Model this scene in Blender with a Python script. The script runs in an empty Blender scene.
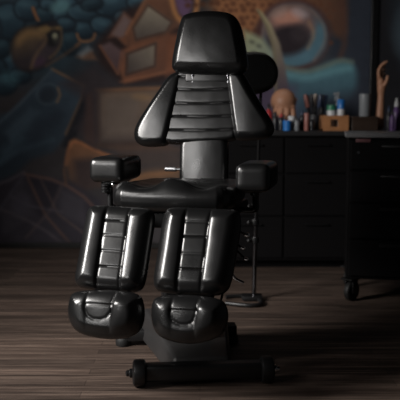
import bpy, bmesh, math, random
import numpy as np
from mathutils import Vector, Matrix, noise
from mathutils.geometry import delaunay_2d_cdt
random.seed(7)
C = bpy.context.scene.collection
PI = math.pi
R = math.radians

# ------------------------------------------------------------------ camera
FPX = 768.0; PITCH = math.atan2(88, FPX); CH = 1.0
CP, SP = math.cos(PITCH), math.sin(PITCH)
def ray(px, py):
    a = (px-200)/FPX; v = (200-py)/FPX
    return Vector((a, CP+SP*v, -SP+CP*v))
EYE = Vector((0, 0, CH))
def at(px, py, Y):
    d = ray(px, py); return EYE + d*(Y/d.y)
def floor_at(px, py, z=0.0):
    d = ray(px, py); return EYE + d*((z-CH)/d.z)
cam_d = bpy.data.cameras.new('camera'); cam = bpy.data.objects.new('camera', cam_d); C.objects.link(cam)
cam.location = EYE; cam.rotation_euler = (PI/2-PITCH, 0, 0)
cam_d.sensor_width = 36; cam_d.lens = FPX*36/400
cam_d.dof.use_dof = True; cam_d.dof.focus_distance = 2.95; cam_d.dof.aperture_fstop = 2.6
cam_d.clip_start = .05
bpy.context.scene.camera = cam

# ------------------------------------------------------------------ materials
def lin(c):
    c = c/255.0
    return c/12.92 if c <= .04045 else ((c+.055)/1.055)**2.4
def rgb(r, g, b): return (lin(r), lin(g), lin(b), 1)
def mat(name, col, rough=.5, metal=0.0, spec=.5, bump=0, bscale=200, vary=0, vscale=8, coat=0):
    m = bpy.data.materials.new(name); m.use_nodes = True
    nt = m.node_tree; b = nt.nodes['Principled BSDF']
    b.inputs['Base Color'].default_value = col; b.inputs['Roughness'].default_value = rough
    b.inputs['Metallic'].default_value = metal; b.inputs['Specular IOR Level'].default_value = spec
    if coat: b.inputs['Coat Weight'].default_value = coat
    tc = nt.nodes.new('ShaderNodeTexCoord')
    if vary:
        n = nt.nodes.new('ShaderNodeTexNoise'); n.inputs['Scale'].default_value = vscale; n.inputs['Detail'].default_value = 4
        nt.links.new(tc.outputs['Object'], n.inputs['Vector'])
        mr = nt.nodes.new('ShaderNodeMapRange'); mr.inputs['To Min'].default_value = 1-vary; mr.inputs['To Max'].default_value = 1+vary
        nt.links.new(n.outputs['Fac'], mr.inputs['Value'])
        mx = nt.nodes.new('ShaderNodeVectorMath'); mx.operation = 'SCALE'
        mx.inputs[0].default_value = col[:3]; nt.links.new(mr.outputs['Result'], mx.inputs['Scale'])
        nt.links.new(mx.outputs['Vector'], b.inputs['Base Color'])
        mr2 = nt.nodes.new('ShaderNodeMapRange'); mr2.inputs['To Min'].default_value = max(.02, rough-.06); mr2.inputs['To Max'].default_value = rough+.06
        nt.links.new(n.outputs['Fac'], mr2.inputs['Value']); nt.links.new(mr2.outputs['Result'], b.inputs['Roughness'])
    if bump:
        n = nt.nodes.new('ShaderNodeTexNoise'); n.inputs['Scale'].default_value = bscale; n.inputs['Detail'].default_value = 3
        nt.links.new(tc.outputs['Object'], n.inputs['Vector'])
        bp = nt.nodes.new('ShaderNodeBump'); bp.inputs['Strength'].default_value = bump; bp.inputs['Distance'].default_value = .002
        nt.links.new(n.outputs['Fac'], bp.inputs['Height']); nt.links.new(bp.outputs['Normal'], b.inputs['Normal'])
    return m
LEATHER = mat('black_leather', (.005, .005, .0052, 1), .29, spec=.62, bump=.1, bscale=120, vary=.1, vscale=9)
BLACKMETAL = mat('black_metal', (.007, .007, .0075, 1), .36, spec=.45, bump=.05, bscale=300, vary=.1)
COVER = mat('dark_plastic_cover', (.022, .021, .021, 1), .42, spec=.5, bump=.08, bscale=300, vary=.15)
RUBBER = mat('black_rubber', (.007, .007, .007, 1), .6, spec=.4, bump=.1, vary=.1)
CHROME = mat('chrome', (.72, .72, .74, 1), .14, metal=1, vary=.05)
GUNMETAL = mat('dark_chrome', (.16, .16, .17, 1), .2, metal=1, vary=.05)
STEEL = mat('brushed_steel', (.3, .3, .31, 1), .45, metal=1, vary=.08, vscale=20)
CABINET = mat('black_cabinet', (.0042, .0038, .0042, 1), .65, spec=.1, bump=.05, vary=.1)
TOPBLACK = mat('black_worktop', (.02, .02, .021, 1), .35, vary=.15)
TOPGREY = mat('grey_worktop', (.13, .13, .135, 1), .4, vary=.15)
DARKWALL = mat('dark_wall_paint', (.02, .021, .023, 1), .75, bump=.1, bscale=80, vary=.12, vscale=2)
CEIL = mat('dark_ceiling_paint', (.03, .03, .032, 1), .8, bump=.1, bscale=60, vary=.1)
BASEB = mat('black_skirting', (.012, .012, .012, 1), .55, vary=.1)
WOODTAN = mat('tan_wood', (.38, .17, .07, 1), .5, bump=.1, bscale=60, vary=.3, vscale=18)
WOODDARK = mat('dark_wood', (.035, .02, .013, 1), .5, bump=.1, bscale=60, vary=.3, vscale=18)
SKIN = mat('tan_silicone', (.42, .21, .125, 1), .5, bump=.1, bscale=80, vary=.12, vscale=14)
def plastic(n, col, r=.35): return mat(n, col, r, vary=.06)
P_BLUE = plastic('blue_plastic', (.02, .16, .48, 1)); P_WHITE = plastic('white_plastic', (.55, .56, .57, 1))
P_RED = plastic('red_plastic', (.42, .03, .035, 1)); P_DARK = plastic('dark_plastic', (.02, .02, .024, 1))
P_GREEN = plastic('green_plastic', (.03, .2, .11, 1)); P_PURPLE = plastic('purple_plastic', (.13, .07, .2, 1))
P_GREY = plastic('grey_plastic', (.22, .235, .25, 1)); P_NAVY = plastic('navy_plastic', (.03, .045, .09, 1))
P_ROSE = plastic('rose_plastic', (.3, .12, .1, 1)); P_CREAM = plastic('cream_plastic', (.5, .42, .36, 1))
LABELRED = plastic('dull_red_label', (.13, .055, .06, 1), .5)

def floor_mat():
    m = bpy.data.materials.new('wood_plank_floor'); m.use_nodes = True; nt = m.node_tree; L = nt.links.new
    b = nt.nodes['Principled BSDF']
    geo = nt.nodes.new('ShaderNodeTexCoord')
    br = nt.nodes.new('ShaderNodeTexBrick'); br.offset = .37; br.squash = 1
    br.inputs['Scale'].default_value = 1; br.inputs['Brick Width'].default_value = 1.15; br.inputs['Row Height'].default_value = .062
    br.inputs['Mortar Size'].default_value = .0018; br.inputs['Mortar Smooth'].default_value = .2; br.inputs['Bias'].default_value = 0
    br.inputs['Color1'].default_value = (.6, .6, .6, 1); br.inputs['Color2'].default_value = (1.2, 1.2, 1.2, 1); br.inputs['Mortar'].default_value = (.5, .5, .5, 1)
    L(geo.outputs['Object'], br.inputs['Vector'])
    def grain(sx, sy, det, dist=0):
        mp = nt.nodes.new('ShaderNodeMapping'); mp.inputs['Scale'].default_value = (sx, sy, 1); L(geo.outputs['Object'], mp.inputs['Vector'])
        n = nt.nodes.new('ShaderNodeTexNoise'); n.inputs['Scale'].default_value = 1; n.inputs['Detail'].default_value = det; n.inputs['Roughness'].default_value = .65
        n.inputs['Distortion'].default_value = dist
        L(mp.outputs['Vector'], n.inputs['Vector']); return n
    g1 = grain(2.4, 85, 6, .4); g2 = grain(1.1, 30, 4, .2); g3 = grain(9, 240, 3)
    def mth(op, a, b_, clamp=False):
        x = nt.nodes.new('ShaderNodeMath'); x.operation = op; x.use_clamp = clamp
        for i, q in enumerate((a, b_)):
            if isinstance(q, (int, float)): x.inputs[i].default_value = q
            else: L(q, x.inputs[i])
        return x.outputs[0]
    s = mth('ADD', mth('MULTIPLY', g1.outputs['Fac'], .5), mth('ADD', mth('MULTIPLY', g2.outputs['Fac'], .34), mth('MULTIPLY', g3.outputs['Fac'], .16)))
    ramp = nt.nodes.new('ShaderNodeValToRGB'); L(s, ramp.inputs['Fac'])
    e = ramp.color_ramp.elements; e[0].position = .39; e[0].color = (.022, .014, .0105, 1); e[1].position = .63; e[1].color = (.172, .124, .099, 1)
    x = e.new(.5); x.color = (.061, .042, .033, 1)
    mx = nt.nodes.new('ShaderNodeMixRGB'); mx.blend_type = 'MULTIPLY'; mx.inputs['Fac'].default_value = 1
    L(ramp.outputs['Color'], mx.inputs['Color1']); L(br.outputs['Color'], mx.inputs['Color2']); L(mx.outputs['Color'], b.inputs['Base Color'])
    mr = nt.nodes.new('ShaderNodeMapRange'); mr.inputs['To Min'].default_value = .52; mr.inputs['To Max'].default_value = .7; L(s, mr.inputs['Value']); L(mr.outputs['Result'], b.inputs['Roughness'])
    b.inputs['Specular IOR Level'].default_value = .3
    bp = nt.nodes.new('ShaderNodeBump'); bp.inputs['Strength'].default_value = .35; bp.inputs['Distance'].default_value = .003
    L(mth('ADD', s, mth('MULTIPLY', br.outputs['Fac'], -.8)), bp.inputs['Height']); L(bp.outputs['Normal'], b.inputs['Normal'])
    return m
FLOOR = floor_mat()

# ------------------------------------------------------------------ object helpers
def link(name, me, m, parent=None, loc=None):
    o = bpy.data.objects.new(name, me); C.objects.link(o)
    if m is not None: me.materials.append(m)
    if parent is not None: o.parent = parent
    if loc is not None: o.location = loc
    return o
def obj(name, bm, m, parent=None, off=None, smooth=True, loc=None, angle=40):
    if off is not None: bmesh.ops.translate(bm, verts=bm.verts, vec=-Vector(off))
    bmesh.ops.recalc_face_normals(bm, faces=bm.faces)
    if smooth:
        for f in bm.faces: f.smooth = True
        for e in bm.edges:
            if len(e.link_faces) == 2 and e.calc_face_angle(0) > R(angle): e.smooth = False
    me = bpy.data.meshes.new(name); bm.to_mesh(me); bm.free()
    return link(name, me, m, parent, loc)
def tag(o, label, cat, group=None):
    o['label'] = label; o['category'] = cat
    if group: o['group'] = group
    return o
def thing(name, loc, label, cat, group=None):
    o = bpy.data.objects.new(name, None); C.objects.link(o); o.location = loc; o.empty_display_size = .05
    return tag(o, label, cat, group)
def struct(o): o['kind'] = 'structure'; return o
def copy_tree(o, parent=None):
    c = o.copy(); C.objects.link(c)
    if parent is not None: c.parent = parent
    for ch in list(o.children): copy_tree(ch, c)
    return c
def box(bm, c, s, rot=None, bev=0, seg=2):
    r = bmesh.ops.create_cube(bm, size=1); vs = r['verts']
    bmesh.ops.scale(bm, vec=s, verts=vs)
    if rot is not None: bmesh.ops.rotate(bm, verts=vs, cent=(0, 0, 0), matrix=rot)
    bmesh.ops.translate(bm, verts=vs, vec=c)
    if bev:
        es = list({e for v in vs for e in v.link_edges})
        bmesh.ops.bevel(bm, geom=es, offset=bev, segments=seg, profile=.5, affect='EDGES')
def tube(bm, pts, r, n=14, closed=False):
    pts = [Vector(p) for p in pts]; rings = []
    rr = r if isinstance(r, (list, tuple)) else [r]*len(pts)
    up = None
    for i, p in enumerate(pts):
        if closed: t = pts[(i+1) % len(pts)]-pts[i-1]
        else: t = (pts[min(i+1, len(pts)-1)]-pts[max(i-1, 0)])
        t.normalize()
        if up is None: up = t.orthogonal().normalized()
        up = (up-t*up.dot(t)).normalized(); s = t.cross(up)
        rings.append([bm.verts.new(p+(up*math.cos(2*PI*k/n)+s*math.sin(2*PI*k/n))*rr[i]) for k in range(n)])
    m = len(rings)
    for i in range(m if closed else m-1):
        a, b = rings[i], rings[(i+1) % m]
        for k in range(n): bm.faces.new((a[k], a[(k+1) % n], b[(k+1) % n], b[k]))
    if not closed: bm.faces.new(rings[0]); bm.faces.new(rings[-1])
def curve_pts(ctrl, n=8):
    P = [Vector(p) for p in ctrl]; out = []
    for i in range(len(P)-1):
        p0, p1, p2, p3 = P[max(i-1, 0)], P[i], P[i+1], P[min(i+2, len(P)-1)]
        for k in range(n):
            t = k/n
            out.append(.5*((2*p1)+(p2-p0)*t+(2*p0-5*p1+4*p2-p3)*t*t+(3*p1-p0-3*p2+p3)*t**3))
    return out+[P[-1]]
def lathe(bm, prof, c=(0, 0, 0), n=24, axis=None):
    c = Vector(c); rings = []
    q = Vector((0, 0, 1)).rotation_difference(Vector(axis)).to_matrix() if axis is not None else Matrix.Identity(3)
    for r, z in prof:
        if r < 1e-6: rings.append([bm.verts.new(c+q@Vector((0, 0, z)))])
        else: rings.append([bm.verts.new(c+q@Vector((r*math.cos(2*PI*k/n), r*math.sin(2*PI*k/n), z))) for k in range(n)])
    for a, b in zip(rings, rings[1:]):
        for k in range(n):
            k2 = (k+1) % n
            if len(a) == 1 and len(b) == 1: break
            if len(a) == 1: bm.faces.new((a[0], b[k2], b[k]))
            elif len(b) == 1: bm.faces.new((a[k], a[k2], b[0]))
            else: bm.faces.new((a[k], a[k2], b[k2], b[k]))
def rbox(bm, c, s, rad, X=Vector((1, 0, 0)), Y=Vector((0, 1, 0)), Z=Vector((0, 0, 1)), n=12, puff=0):
    """soft rounded cushion box in the frame X, Y, Z"""
    hx, hy, hz = s[0]/2, s[1]/2, s[2]/2
    r = bmesh.ops.create_cube(bm, size=2); vs = r['verts']
    es = list({e for v in vs for e in v.link_edges})
    bmesh.ops.subdivide_edges(bm, edges=es, cuts=n, use_grid_fill=True)
    vs = list(bm.verts)
    for v in vs:
        q = [math.copysign(abs(math.sin(a*PI/2))**.8, a) for a in v.co]
        p = Vector((q[0]*hx, q[1]*hy, q[2]*hz))
        inner = Vector((max(-hx+rad, min(hx-rad, p.x)), max(-hy+rad, min(hy-rad, p.y)), max(-hz+rad, min(hz-rad, p.z))))
        d = p-inner
        if d.length > 1e-6: p = inner+d.normalized()*rad
        if puff:
            p.z += puff*math.copysign(1, p.z)*max(0, 1-(p.x/hx)**2)*max(0, 1-(p.y/hy)**2)*(abs(p.z)/hz)
            p.x += .6*puff*math.copysign(1, p.x)*max(0, 1-(p.z/hz)**2)*max(0, 1-(p.y/hy)**2)*(abs(p.x)/hx)
        v.co = Vector(c)+X*p.x+Y*p.y+Z*p.z
    return vs

# ------------------------------------------------------------------ upholstered pad
def chaikin(P, it=3, closed=True):
    P = [np.array(p, float) for p in P]
    for _ in range(it):
        Q = []; n = len(P)
        for i in range(n if closed else n-1):
            a, b = P[i], P[(i+1) % n]; Q += [.75*a+.25*b, .25*a+.75*b]
        P = Q
    return np.array(P)
def resample(P, step):
    P = np.vstack([P, P[:1]]); d = np.r_[0, np.cumsum(np.linalg.norm(np.diff(P, axis=0), axis=1))]
    n = max(24, int(d[-1]/step)); t = np.linspace(0, d[-1], n, endpoint=False)
    return np.c_[np.interp(t, d, P[:, 0]), np.interp(t, d, P[:, 1])]
def seg_dist(pts, poly, closed):
    A = poly; B = np.roll(poly, -1, 0)
    if not closed: A, B = poly[:-1], poly[1:]
    best = np.full(len(pts), 1e9)
    for a, b in zip(A, B):
        ab = b-a; t = np.clip(((pts-a)@ab)/max(ab@ab, 1e-12), 0, 1)
        best = np.minimum(best, np.linalg.norm(pts-(a+t[:, None]*ab), axis=1))
    return best
def inside(pts, poly):
    x, y = pts[:, 0], pts[:, 1]; c = np.zeros(len(pts), bool); n = len(poly)
    for i in range(n):
        x1, y1 = poly[i]; x2, y2 = poly[i-1]
        k = ((y1 > y) != (y2 > y)); k &= x < (x2-x1)*(y-y1)/((y2-y1) if y2 != y1 else 1e-12)+x1
        c ^= k
    return c
class Plane:
    def __init__(s, o, u, w):
        s.o = Vector(o); s.u = Vector(u).normalized(); s.w = Vector(w).normalized(); s.n = s.u.cross(s.w)
        if s.n.y > 0 and abs(s.n.z) < .9: s.n = -s.n
    def uv(s, px, py):
        d = ray(px, py); t = (s.o-EYE).dot(s.n)/d.dot(s.n); p = EYE+d*t-s.o
        return (p.dot(s.u), p.dot(s.w))
    def p(s, u, w, h=0): return s.o+s.u*u+s.w*w+s.n*h
def pad(name, outline, pl, Tf, Tb, r, p=2.0, seams=(), m=None, parent=None, off=(0, 0, 0), step=.0045, dome=0, wav=.0005, bol=(), ring=None, cu=0, cw=0, extra=None, it=2, px=True, backr=None):
    cv = (lambda q: pl.uv(*q)) if px else (lambda q: q)
    O = resample(chaikin([cv(q) for q in outline], it), step)
    if np.sum(O[:, 0]*np.roll(O[:, 1], -1)-O[:, 1]*np.roll(O[:, 0], -1)) < 0: O = O[::-1]
    tg = np.roll(O, -1, 0)-np.roll(O, 1, 0); tg /= np.linalg.norm(tg, axis=1)[:, None]
    nin = np.c_[-tg[:, 1], tg[:, 0]]
    pts = [O]
    ringd = [r*q for q in (.025, .09, .2, .36, .58, .82)]
    for q in ringd:
        Q = O+nin*q; d = seg_dist(Q, O, True); pts.append(Q[(d > q*.93) & inside(Q, O)])
    lo, hi = O.min(0), O.max(0)
    gx, gy = np.meshgrid(np.arange(lo[0], hi[0], step), np.arange(lo[1], hi[1], step))
    G = np.c_[gx.ravel(), gy.ravel()]; G[:, 0] += (np.arange(len(G)) % 2)*1e-5
    G = G[inside(G, O)]; G = G[seg_dist(G, O, True) > r*.82+step*.5]
    pts.append(G); P = np.vstack(pts); nO = len(O)
    vs, es, fs, ov, _, _ = delaunay_2d_cdt([Vector(q) for q in P], [(i, (i+1) % nO) for i in range(nO)], [], 1, 1e-7)
    V = np.array([(v.x, v.y) for v in vs]); d = seg_dist(V, O, True)
    rim = d < 1e-5
    def prof(rr): return (1-(1-np.clip(d/rr, 0, 1))**p)**(1/p)
    H = Tf*prof(r)
    if dome: H = H+dome*np.sin(np.clip(d/d.max(), 0, 1)*PI/2)
    for poly, dep, sg, dep2, sg2 in seams:
        sp = np.array([cv(q) for q in poly]); sd = seg_dist(V, sp, False)
        fade = np.clip(d/(r*.5), 0, 1)
        H = H-fade*(dep*np.exp(-(sd/sg)**2)+dep2*np.exp(-sd/sg2))
    for poly, hB, sB, *fd in bol:                     # raised bolster on the outer side of a seam line
        a_, b_ = (np.array(cv(q)) for q in poly); t_ = (b_-a_)/np.linalg.norm(b_-a_)
        sdd = (V-a_)@np.array([-t_[1], t_[0]]); cen = (O.mean(0)-a_)@np.array([-t_[1], t_[0]])
        ds = np.clip(-sdd*np.sign(cen), 0, None)
        if fd: hB = hB*np.sin(np.clip((1-((V-a_)@t_)/np.linalg.norm(b_-a_))/fd[0], 0, 1)*PI/2)
        H = H+np.sin(np.clip(d/(r*1.1), 0, 1)*PI/2)*hB*np.sqrt(1-(1-np.clip(ds/sB, 0, 1))**2)
    if ring is not None:                         # raised roll around a recessed panel
        poly, hB, sB = ring; Q = np.array([cv(q) for q in poly]); st_ = np.array([1, .3]); ds = np.where(inside(V, Q), 0, seg_dist(V*st_, Q*st_, True))
        H = H+np.clip(d/(r*.8), 0, 1)*hB*np.sqrt(1-(1-np.clip(ds/sB, 0, 1))**2)
    if cu or cw:                                 # gentle crown across u and along w
        c0 = (O.max(0)+O.min(0))/2; H = H+np.clip(d/r, 0, 1)*(cu*(1-((V[:, 0]-c0[0])/(O[:, 0].max()-c0[0]))**2)+cw*(1-((V[:, 1]-c0[1])/(O[:, 1].max()-c0[1]))**2))
    if extra is not None: H = H+extra(V, d)
    if wav:
        H = H+np.array([wav*noise.noise(Vector((q[0]*22, q[1]*22, pl.o.x*9+pl.o.z*5))) for q in V])*np.clip(d/r, 0, 1)
    Bk = -Tb*prof(backr or r)
    bm = bmesh.new(); off = Vector(off)
    F = [bm.verts.new(pl.p(a[0], a[1], h)-off) for a, h in zip(V, H)]
    K = [f if rm else bm.verts.new(pl.p(a[0], a[1], h)-off) for f, rm, a, h in zip(F, rim, V, Bk)]
    for f in fs:
        try: bm.faces.new([F[i] for i in f])
        except ValueError: pass
        g = [K[i] for i in f]
        if not all(rim[i] for i in f):
            try: bm.faces.new(g[::-1])
            except ValueError: pass
    return obj(name, bm, m or LEATHER, parent, angle=75)

# ------------------------------------------------------------------ the setting
WY = 5.62
def slab(name, lo, hi, m, bev=0):
    bm = bmesh.new(); lo, hi = Vector(lo), Vector(hi); box(bm, (lo+hi)/2, hi-lo, bev=bev); return obj(name, bm, m, smooth=False)
RX = 2.3; LX = -3.4; FY = -1.2; CZ = 3.1
struct(slab('floor', (LX-.1, FY, -.1), (RX+.1, WY+.1, 0), FLOOR))
struct(slab('wall_back', (LX-.1, WY+.03, 0), (RX+.1, WY+.15, CZ), DARKWALL))
struct(slab('wall_left', (LX-.1, FY, 0), (LX, WY+.03, CZ), DARKWALL))
struct(slab('wall_right', (RX, FY, 0), (RX+.1, WY+.03, CZ), DARKWALL))
struct(slab('ceiling', (LX-.1, FY, CZ), (RX+.1, WY+.15, CZ+.1), CEIL))
bz = at(20, 243, WY-.02).z
struct(slab('baseboard_back', (LX, WY-.025, 0), (RX, WY+.03, bz), BASEB, .004))

# ------------------------------------------------------------------ mural: one painted panel
def ell(cx, cy, rx, ry, rot=0, n=40):
    a = np.linspace(0, 2*PI, n, endpoint=False); c, s = math.cos(R(rot)), math.sin(R(rot))
    x, y = rx*np.cos(a), ry*np.sin(a); return np.c_[cx+x*c-y*s, cy+x*s+y*c]
class Paint:
    def __init__(s, x0, z0, x1, z1, st, base):        # rectangle on the wall, metres; s.P = drawing coordinates of each point
        s.nx = int((x1-x0)/st)+1; s.ny = int((z1-z0)/st)+1
        X, Z = np.meshgrid(np.linspace(x0, x1, s.nx), np.linspace(z1, z0, s.ny))
        s.W = np.c_[X.ravel(), Z.ravel()]; yy = WY-.012; zz = s.W[:, 1]-CH
        dep = yy*CP-zz*SP; up = zz*CP+yy*SP
        s.P = np.c_[200+FPX*s.W[:, 0]/dep, 200-FPX*up/dep]; s.col = np.tile(np.array(base, float), (len(s.P), 1))
    def _mix(s, idx, al, c):
        s.col[idx] = s.col[idx]*(1-al[:, None])+c*al[:, None]
    def fill(s, poly, c, soft=1.5, c2=None, ga=None, gb=None, a=1.0, smooth=0):
        poly = np.array(poly, float)
        if smooth: poly = chaikin(poly, smooth)
        lo, hi = poly.min(0)-soft-1, poly.max(0)+soft+1
        idx = np.where(((s.P >= lo) & (s.P <= hi)).all(1))[0]
        if not len(idx): return
        q = s.P[idx]; sd = seg_dist(q, poly, True); sd = np.where(inside(q, poly), sd, -sd)
        al = np.clip(.5+sd/(2*soft), 0, 1)*a
        cc = np.tile(np.array(c, float), (len(q), 1))
        if c2 is not None:
            ga, gb = np.array(ga, float), np.array(gb, float); t = np.clip(((q-ga)@(gb-ga))/((gb-ga)@(gb-ga)), 0, 1)[:, None]
            cc = cc*(1-t)+np.array(c2, float)*t
        s._mix(idx, al, cc)
    def line(s, poly, w, c, soft=1.2, a=1.0, smooth=0):
        poly = np.array(poly, float)
        if smooth: poly = np.vstack([poly[:1], chaikin(poly, smooth, False), poly[-1:]])
        lo, hi = poly.min(0)-soft-w-1, poly.max(0)+soft+w+1
        idx = np.where(((s.P >= lo) & (s.P <= hi)).all(1))[0]
        if not len(idx): return
        sd = w/2-seg_dist(s.P[idx], poly, False)
        s._mix(idx, np.clip(.5+sd/(2*soft), 0, 1)*a, np.array(c, float))
a0, a1 = at(369.5, 64, WY).x, at(376.5, 64, WY).x
MZ0, MZ1 = bz+.002, 2.72
mp = Paint(-2.6, MZ0, a0-.001, MZ1, .0095, (42, 44, 50))
#--MURAL-BEGIN
f, l = mp.fill, mp.line
# broad grounds
f([(-160,-100),(190,-100),(190,60),(100,40),(60,90),(-160,120)], (36,52,62), 14)
f([(-160,110),(60,80),(100,90),(180,100),(260,150),(260,260),(-160,260)], (46,44,47), 14)
f([(180,-100),(380,-100),(380,20),(180,20)], (48,44,44), 12)
f([(230,60),(380,60),(380,150),(230,150)], (36,44,52), 12)
# teal boulders, top left
rb_ = random.Random(11)
B_ = [(8,22,16,18,0),(-30,30,30,26,0),(62,8,15,12,-15),(28,9,13,11,10),(88,14,20,9,8),(112,5,18,11,0),(44,15,8,9,0),(78,30,18,8,0),(104,26,13,8,20),(14,62,13,12,30),(-10,70,16,14,0),(4,84,12,10,0),(70,42,8,12,0),(124,18,9,7,0),(140,2,12,8,0),(2,48,8,9,0),(-60,-20,40,30,0),(40,-20,40,14,0),(100,-22,40,16,0),(48,4,7,5,0),(20,76,10,7,0),(92,4,10,6,-10),(66,24,9,6,10)]
for cx, cy, rx, ry, rot in B_:
    k = rb_.uniform(.78, 1.15); c = (42*k, 68*k, 82*k)
    f(ell(cx, cy, rx+2, ry+2, rot), (22,30,38), 1.8); f(ell(cx, cy, rx, ry, rot), c, 1.8, (c[0]*.58, c[1]*.58, c[2]*.62), (cx, cy-ry*.5), (cx+3, cy+ry))
    f(ell(cx-rx*.2, cy-ry*.42, rx*.5, ry*.26, rot), (c[0]*1.35, c[1]*1.3, c[2]*1.22), 2.5, a=.6)
    l(ell(cx, cy, rx*.93, ry*.9, rot)[14:28].tolist(), 1.4, (c[0]*1.3, c[1]*1.25, c[2]*1.2), 1.2, .5)
f(ell(60,7,10,7,-15), (72,116,122), 3, a=.8); f(ell(10,78,9,6,30), (54,96,108), 4, a=.6)
# orange antenna, small horns
l([(33,8),(35,14),(38,20)], 3, (120,74,44), smooth=1)
l([(77,34),(79,40),(85,42),(93,40),(95,34)], 2.2, (128,84,52), smooth=1); l([(80,42),(76,46)], 2, (112,74,50)); 
f([(76,57),(92,50),(98,60),(84,60)], (96,70,56), 2)
f([(78,54),(88,46),(92,50),(82,57)], (120,128,132), 2.5, a=.7)
# bug head
f([(17,30),(30,26),(52,21),(61,26),(61,44),(52,60),(40,71),(24,73),(12,60),(11,42)], (26,24,28), 2.5, smooth=2)
f(ell(29,49,17,22,18), (98,76,50), 3.5, (46,41,44), (24,30), (32,58))
f([(15,40),(24,31),(36,29),(44,35),(46,42),(38,36),(26,38),(18,48)], (122,90,52), 3.5, a=.7, smooth=1)
f([(36,28),(50,24),(59,25),(61,30),(50,33),(40,34)], (108,84,50), 2, smooth=1)
f([(42,40),(52,33),(60,40),(58,52),(44,66),(32,70),(31,60)], (46,42,48), 3, (62,52,56), (56,40), (34,68), smooth=2)
f(ell(39,62,6,4,-20), (64,44,66), 3, a=.75)
f(ell(53,38,6.5,9,12), (27,28,31), 2.2); f(ell(55,36,2.3,2.7), (150,150,116), 1.6); f(ell(56,39,3,4), (70,70,62), 2.2, a=.5)
l([(40,31),(46,36),(46,42),(36,54),(31,68)], 2.2, (112,84,54), 1.8, .7, 1)
l([(61,28),(62,42),(57,52),(50,58)], 2, (106,82,54), 1.5, .7, 1)
l([(46,66),(64,55),(80,44)], 2.4, (84,62,48), 1.6, .8)
f(ell(53,24.5,5.5,2.8), (34,33,38), 1.6)
# blue slab with ring
f([(-20,170),(-20,120),(10,112),(52,70),(84,86),(82,98),(64,140),(54,152),(30,160),(0,190)], (46,62,76), 3, (33,44,54), (64,76), (10,160))
l([(52,69),(84,86),(82,98),(66,134)], 2.2, (118,84,56), 1.3, .9); l([(52,70),(20,104),(0,122)], 2, (66,84,96), 1.6, .7)
f([(84,87),(82,98),(62,146),(70,150),(92,104)], (28,30,36), 2)
l(ell(48,94,11,10,-20).tolist()+[ell(48,94,11,10,-20)[0].tolist()], 1.8, (62,80,90), 1.6, .75); l([(58,88),(60,95),(57,102)], 2, (112,86,62), 1.4)
f(ell(48,95,8.5,7.5,-20), (36,46,56), 3)
f([(0,150),(28,126),(30,136),(0,164)], (52,74,88), 5, a=.6)
l([(-10,168),(20,150),(52,140)], 4, (52,72,86), 3, .6)
# crates / old screens
f([(95,45),(124,10),(150,0),(180,-8),(190,30),(182,70),(160,84),(120,84),(100,64)], (44,32,32), 4)
f([(108,38),(124,12),(134,20),(126,46),(118,36)], (98,64,50), 2); f([(112,34),(124,15),(131,21),(122,40)], (104,84,82), 2)
f([(118,38),(127,36),(129,46),(124,44)], (106,64,44), 2)
f([(126,34),(146,-2),(176,-2),(184,24),(164,36),(130,50)], (108,66,46), 2, (80,54,42), (130,10), (176,40))
f([(133,28),(148,5),(172,22),(166,32),(136,40)], (126,116,98), 2.4, (72,64,60), (150,8), (150,40)); l([(133,28),(148,5),(172,22),(166,32),(136,40),(133,28)], 1.6, (62,44,38), 1.2)
l([(126,34),(146,-2),(174,-2)], 1.8, (150,94,58), 1.4, .7)
f([(122,50),(130,46),(168,34),(176,60),(166,74),(124,84),(118,66)], (112,67,46), 2, (78,50,40), (140,48), (176,76))
f([(127,54),(156,43),(155,66),(126,75)], (112,102,88), 2.4, (66,58,56), (150,46), (130,74)); l([(127,54),(156,43),(155,66),(126,75),(127,54)], 2, (58,42,38), 1.2)
f([(100,46),(110,42),(124,52),(118,74)], (92,72,74), 2, (70,52,56), (104,44), (118,70)); l([(100,46),(118,74),(122,52)], 2, (112,68,48), 1.3)
l([(120,82),(166,72),(174,62)], 2, (140,84,54), 1.3, .7)
f([(168,34),(182,34),(184,70),(166,76)], (104,60,40), 3)
# purple arc, top centre
l([(168,-24),(172,4),(177,18),(186,24),(196,18),(198,-10)], 5, (150,96,52), 1.6, .9, 2); f([(174,-24),(175,2),(180,16),(190,18),(196,-20)], (86,62,92), 2, smooth=1)
# tan panel
f([(94,90),(164,88),(166,146),(96,148)], (52,42,40), 3)
f([(98,92),(160,90),(160,140),(100,142)], (98,80,66), 3, (70,60,56), (130,90), (130,142)); f([(104,98),(140,96),(136,132),(106,136)], (88,76,68), 4)
l([(96,90),(162,88)], 3, (124,82,52), 1.8, .85); l([(97,90),(99,144)], 2.5, (72,54,46), 1.8, .7); f(ell(142,97,10,3,6), (122,90,56), 3, a=.6); f([(60,84),(94,66),(120,84),(100,92),(96,140),(76,128),(92,104)], (52,46,50), 5, a=.8)
f([(93,86),(80,132),(98,146)], (48,40,44), 4, a=.7)
# orange peaks and loops
f([(66,158),(70,142),(75,139),(94,150),(120,160),(120,186),(70,190)], (112,72,46), 2.5, (58,46,42), (80,142), (84,186))
f([(74,160),(92,158),(108,176),(78,196)], (52,42,42), 4); l([(66,164),(70,144),(75,140),(98,152),(116,158)], 2.6, (150,88,50), 1.6, .9, 1)
f(ell(156,178,26,10,-6), (92,66,46), 4, a=.8); l([(128,186),(140,176),(162,174),(178,170)], 4, (120,78,46), 2.5, .7, 1)
f([(120,150),(180,148),(184,166),(120,168)], (56,48,46), 5)
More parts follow.
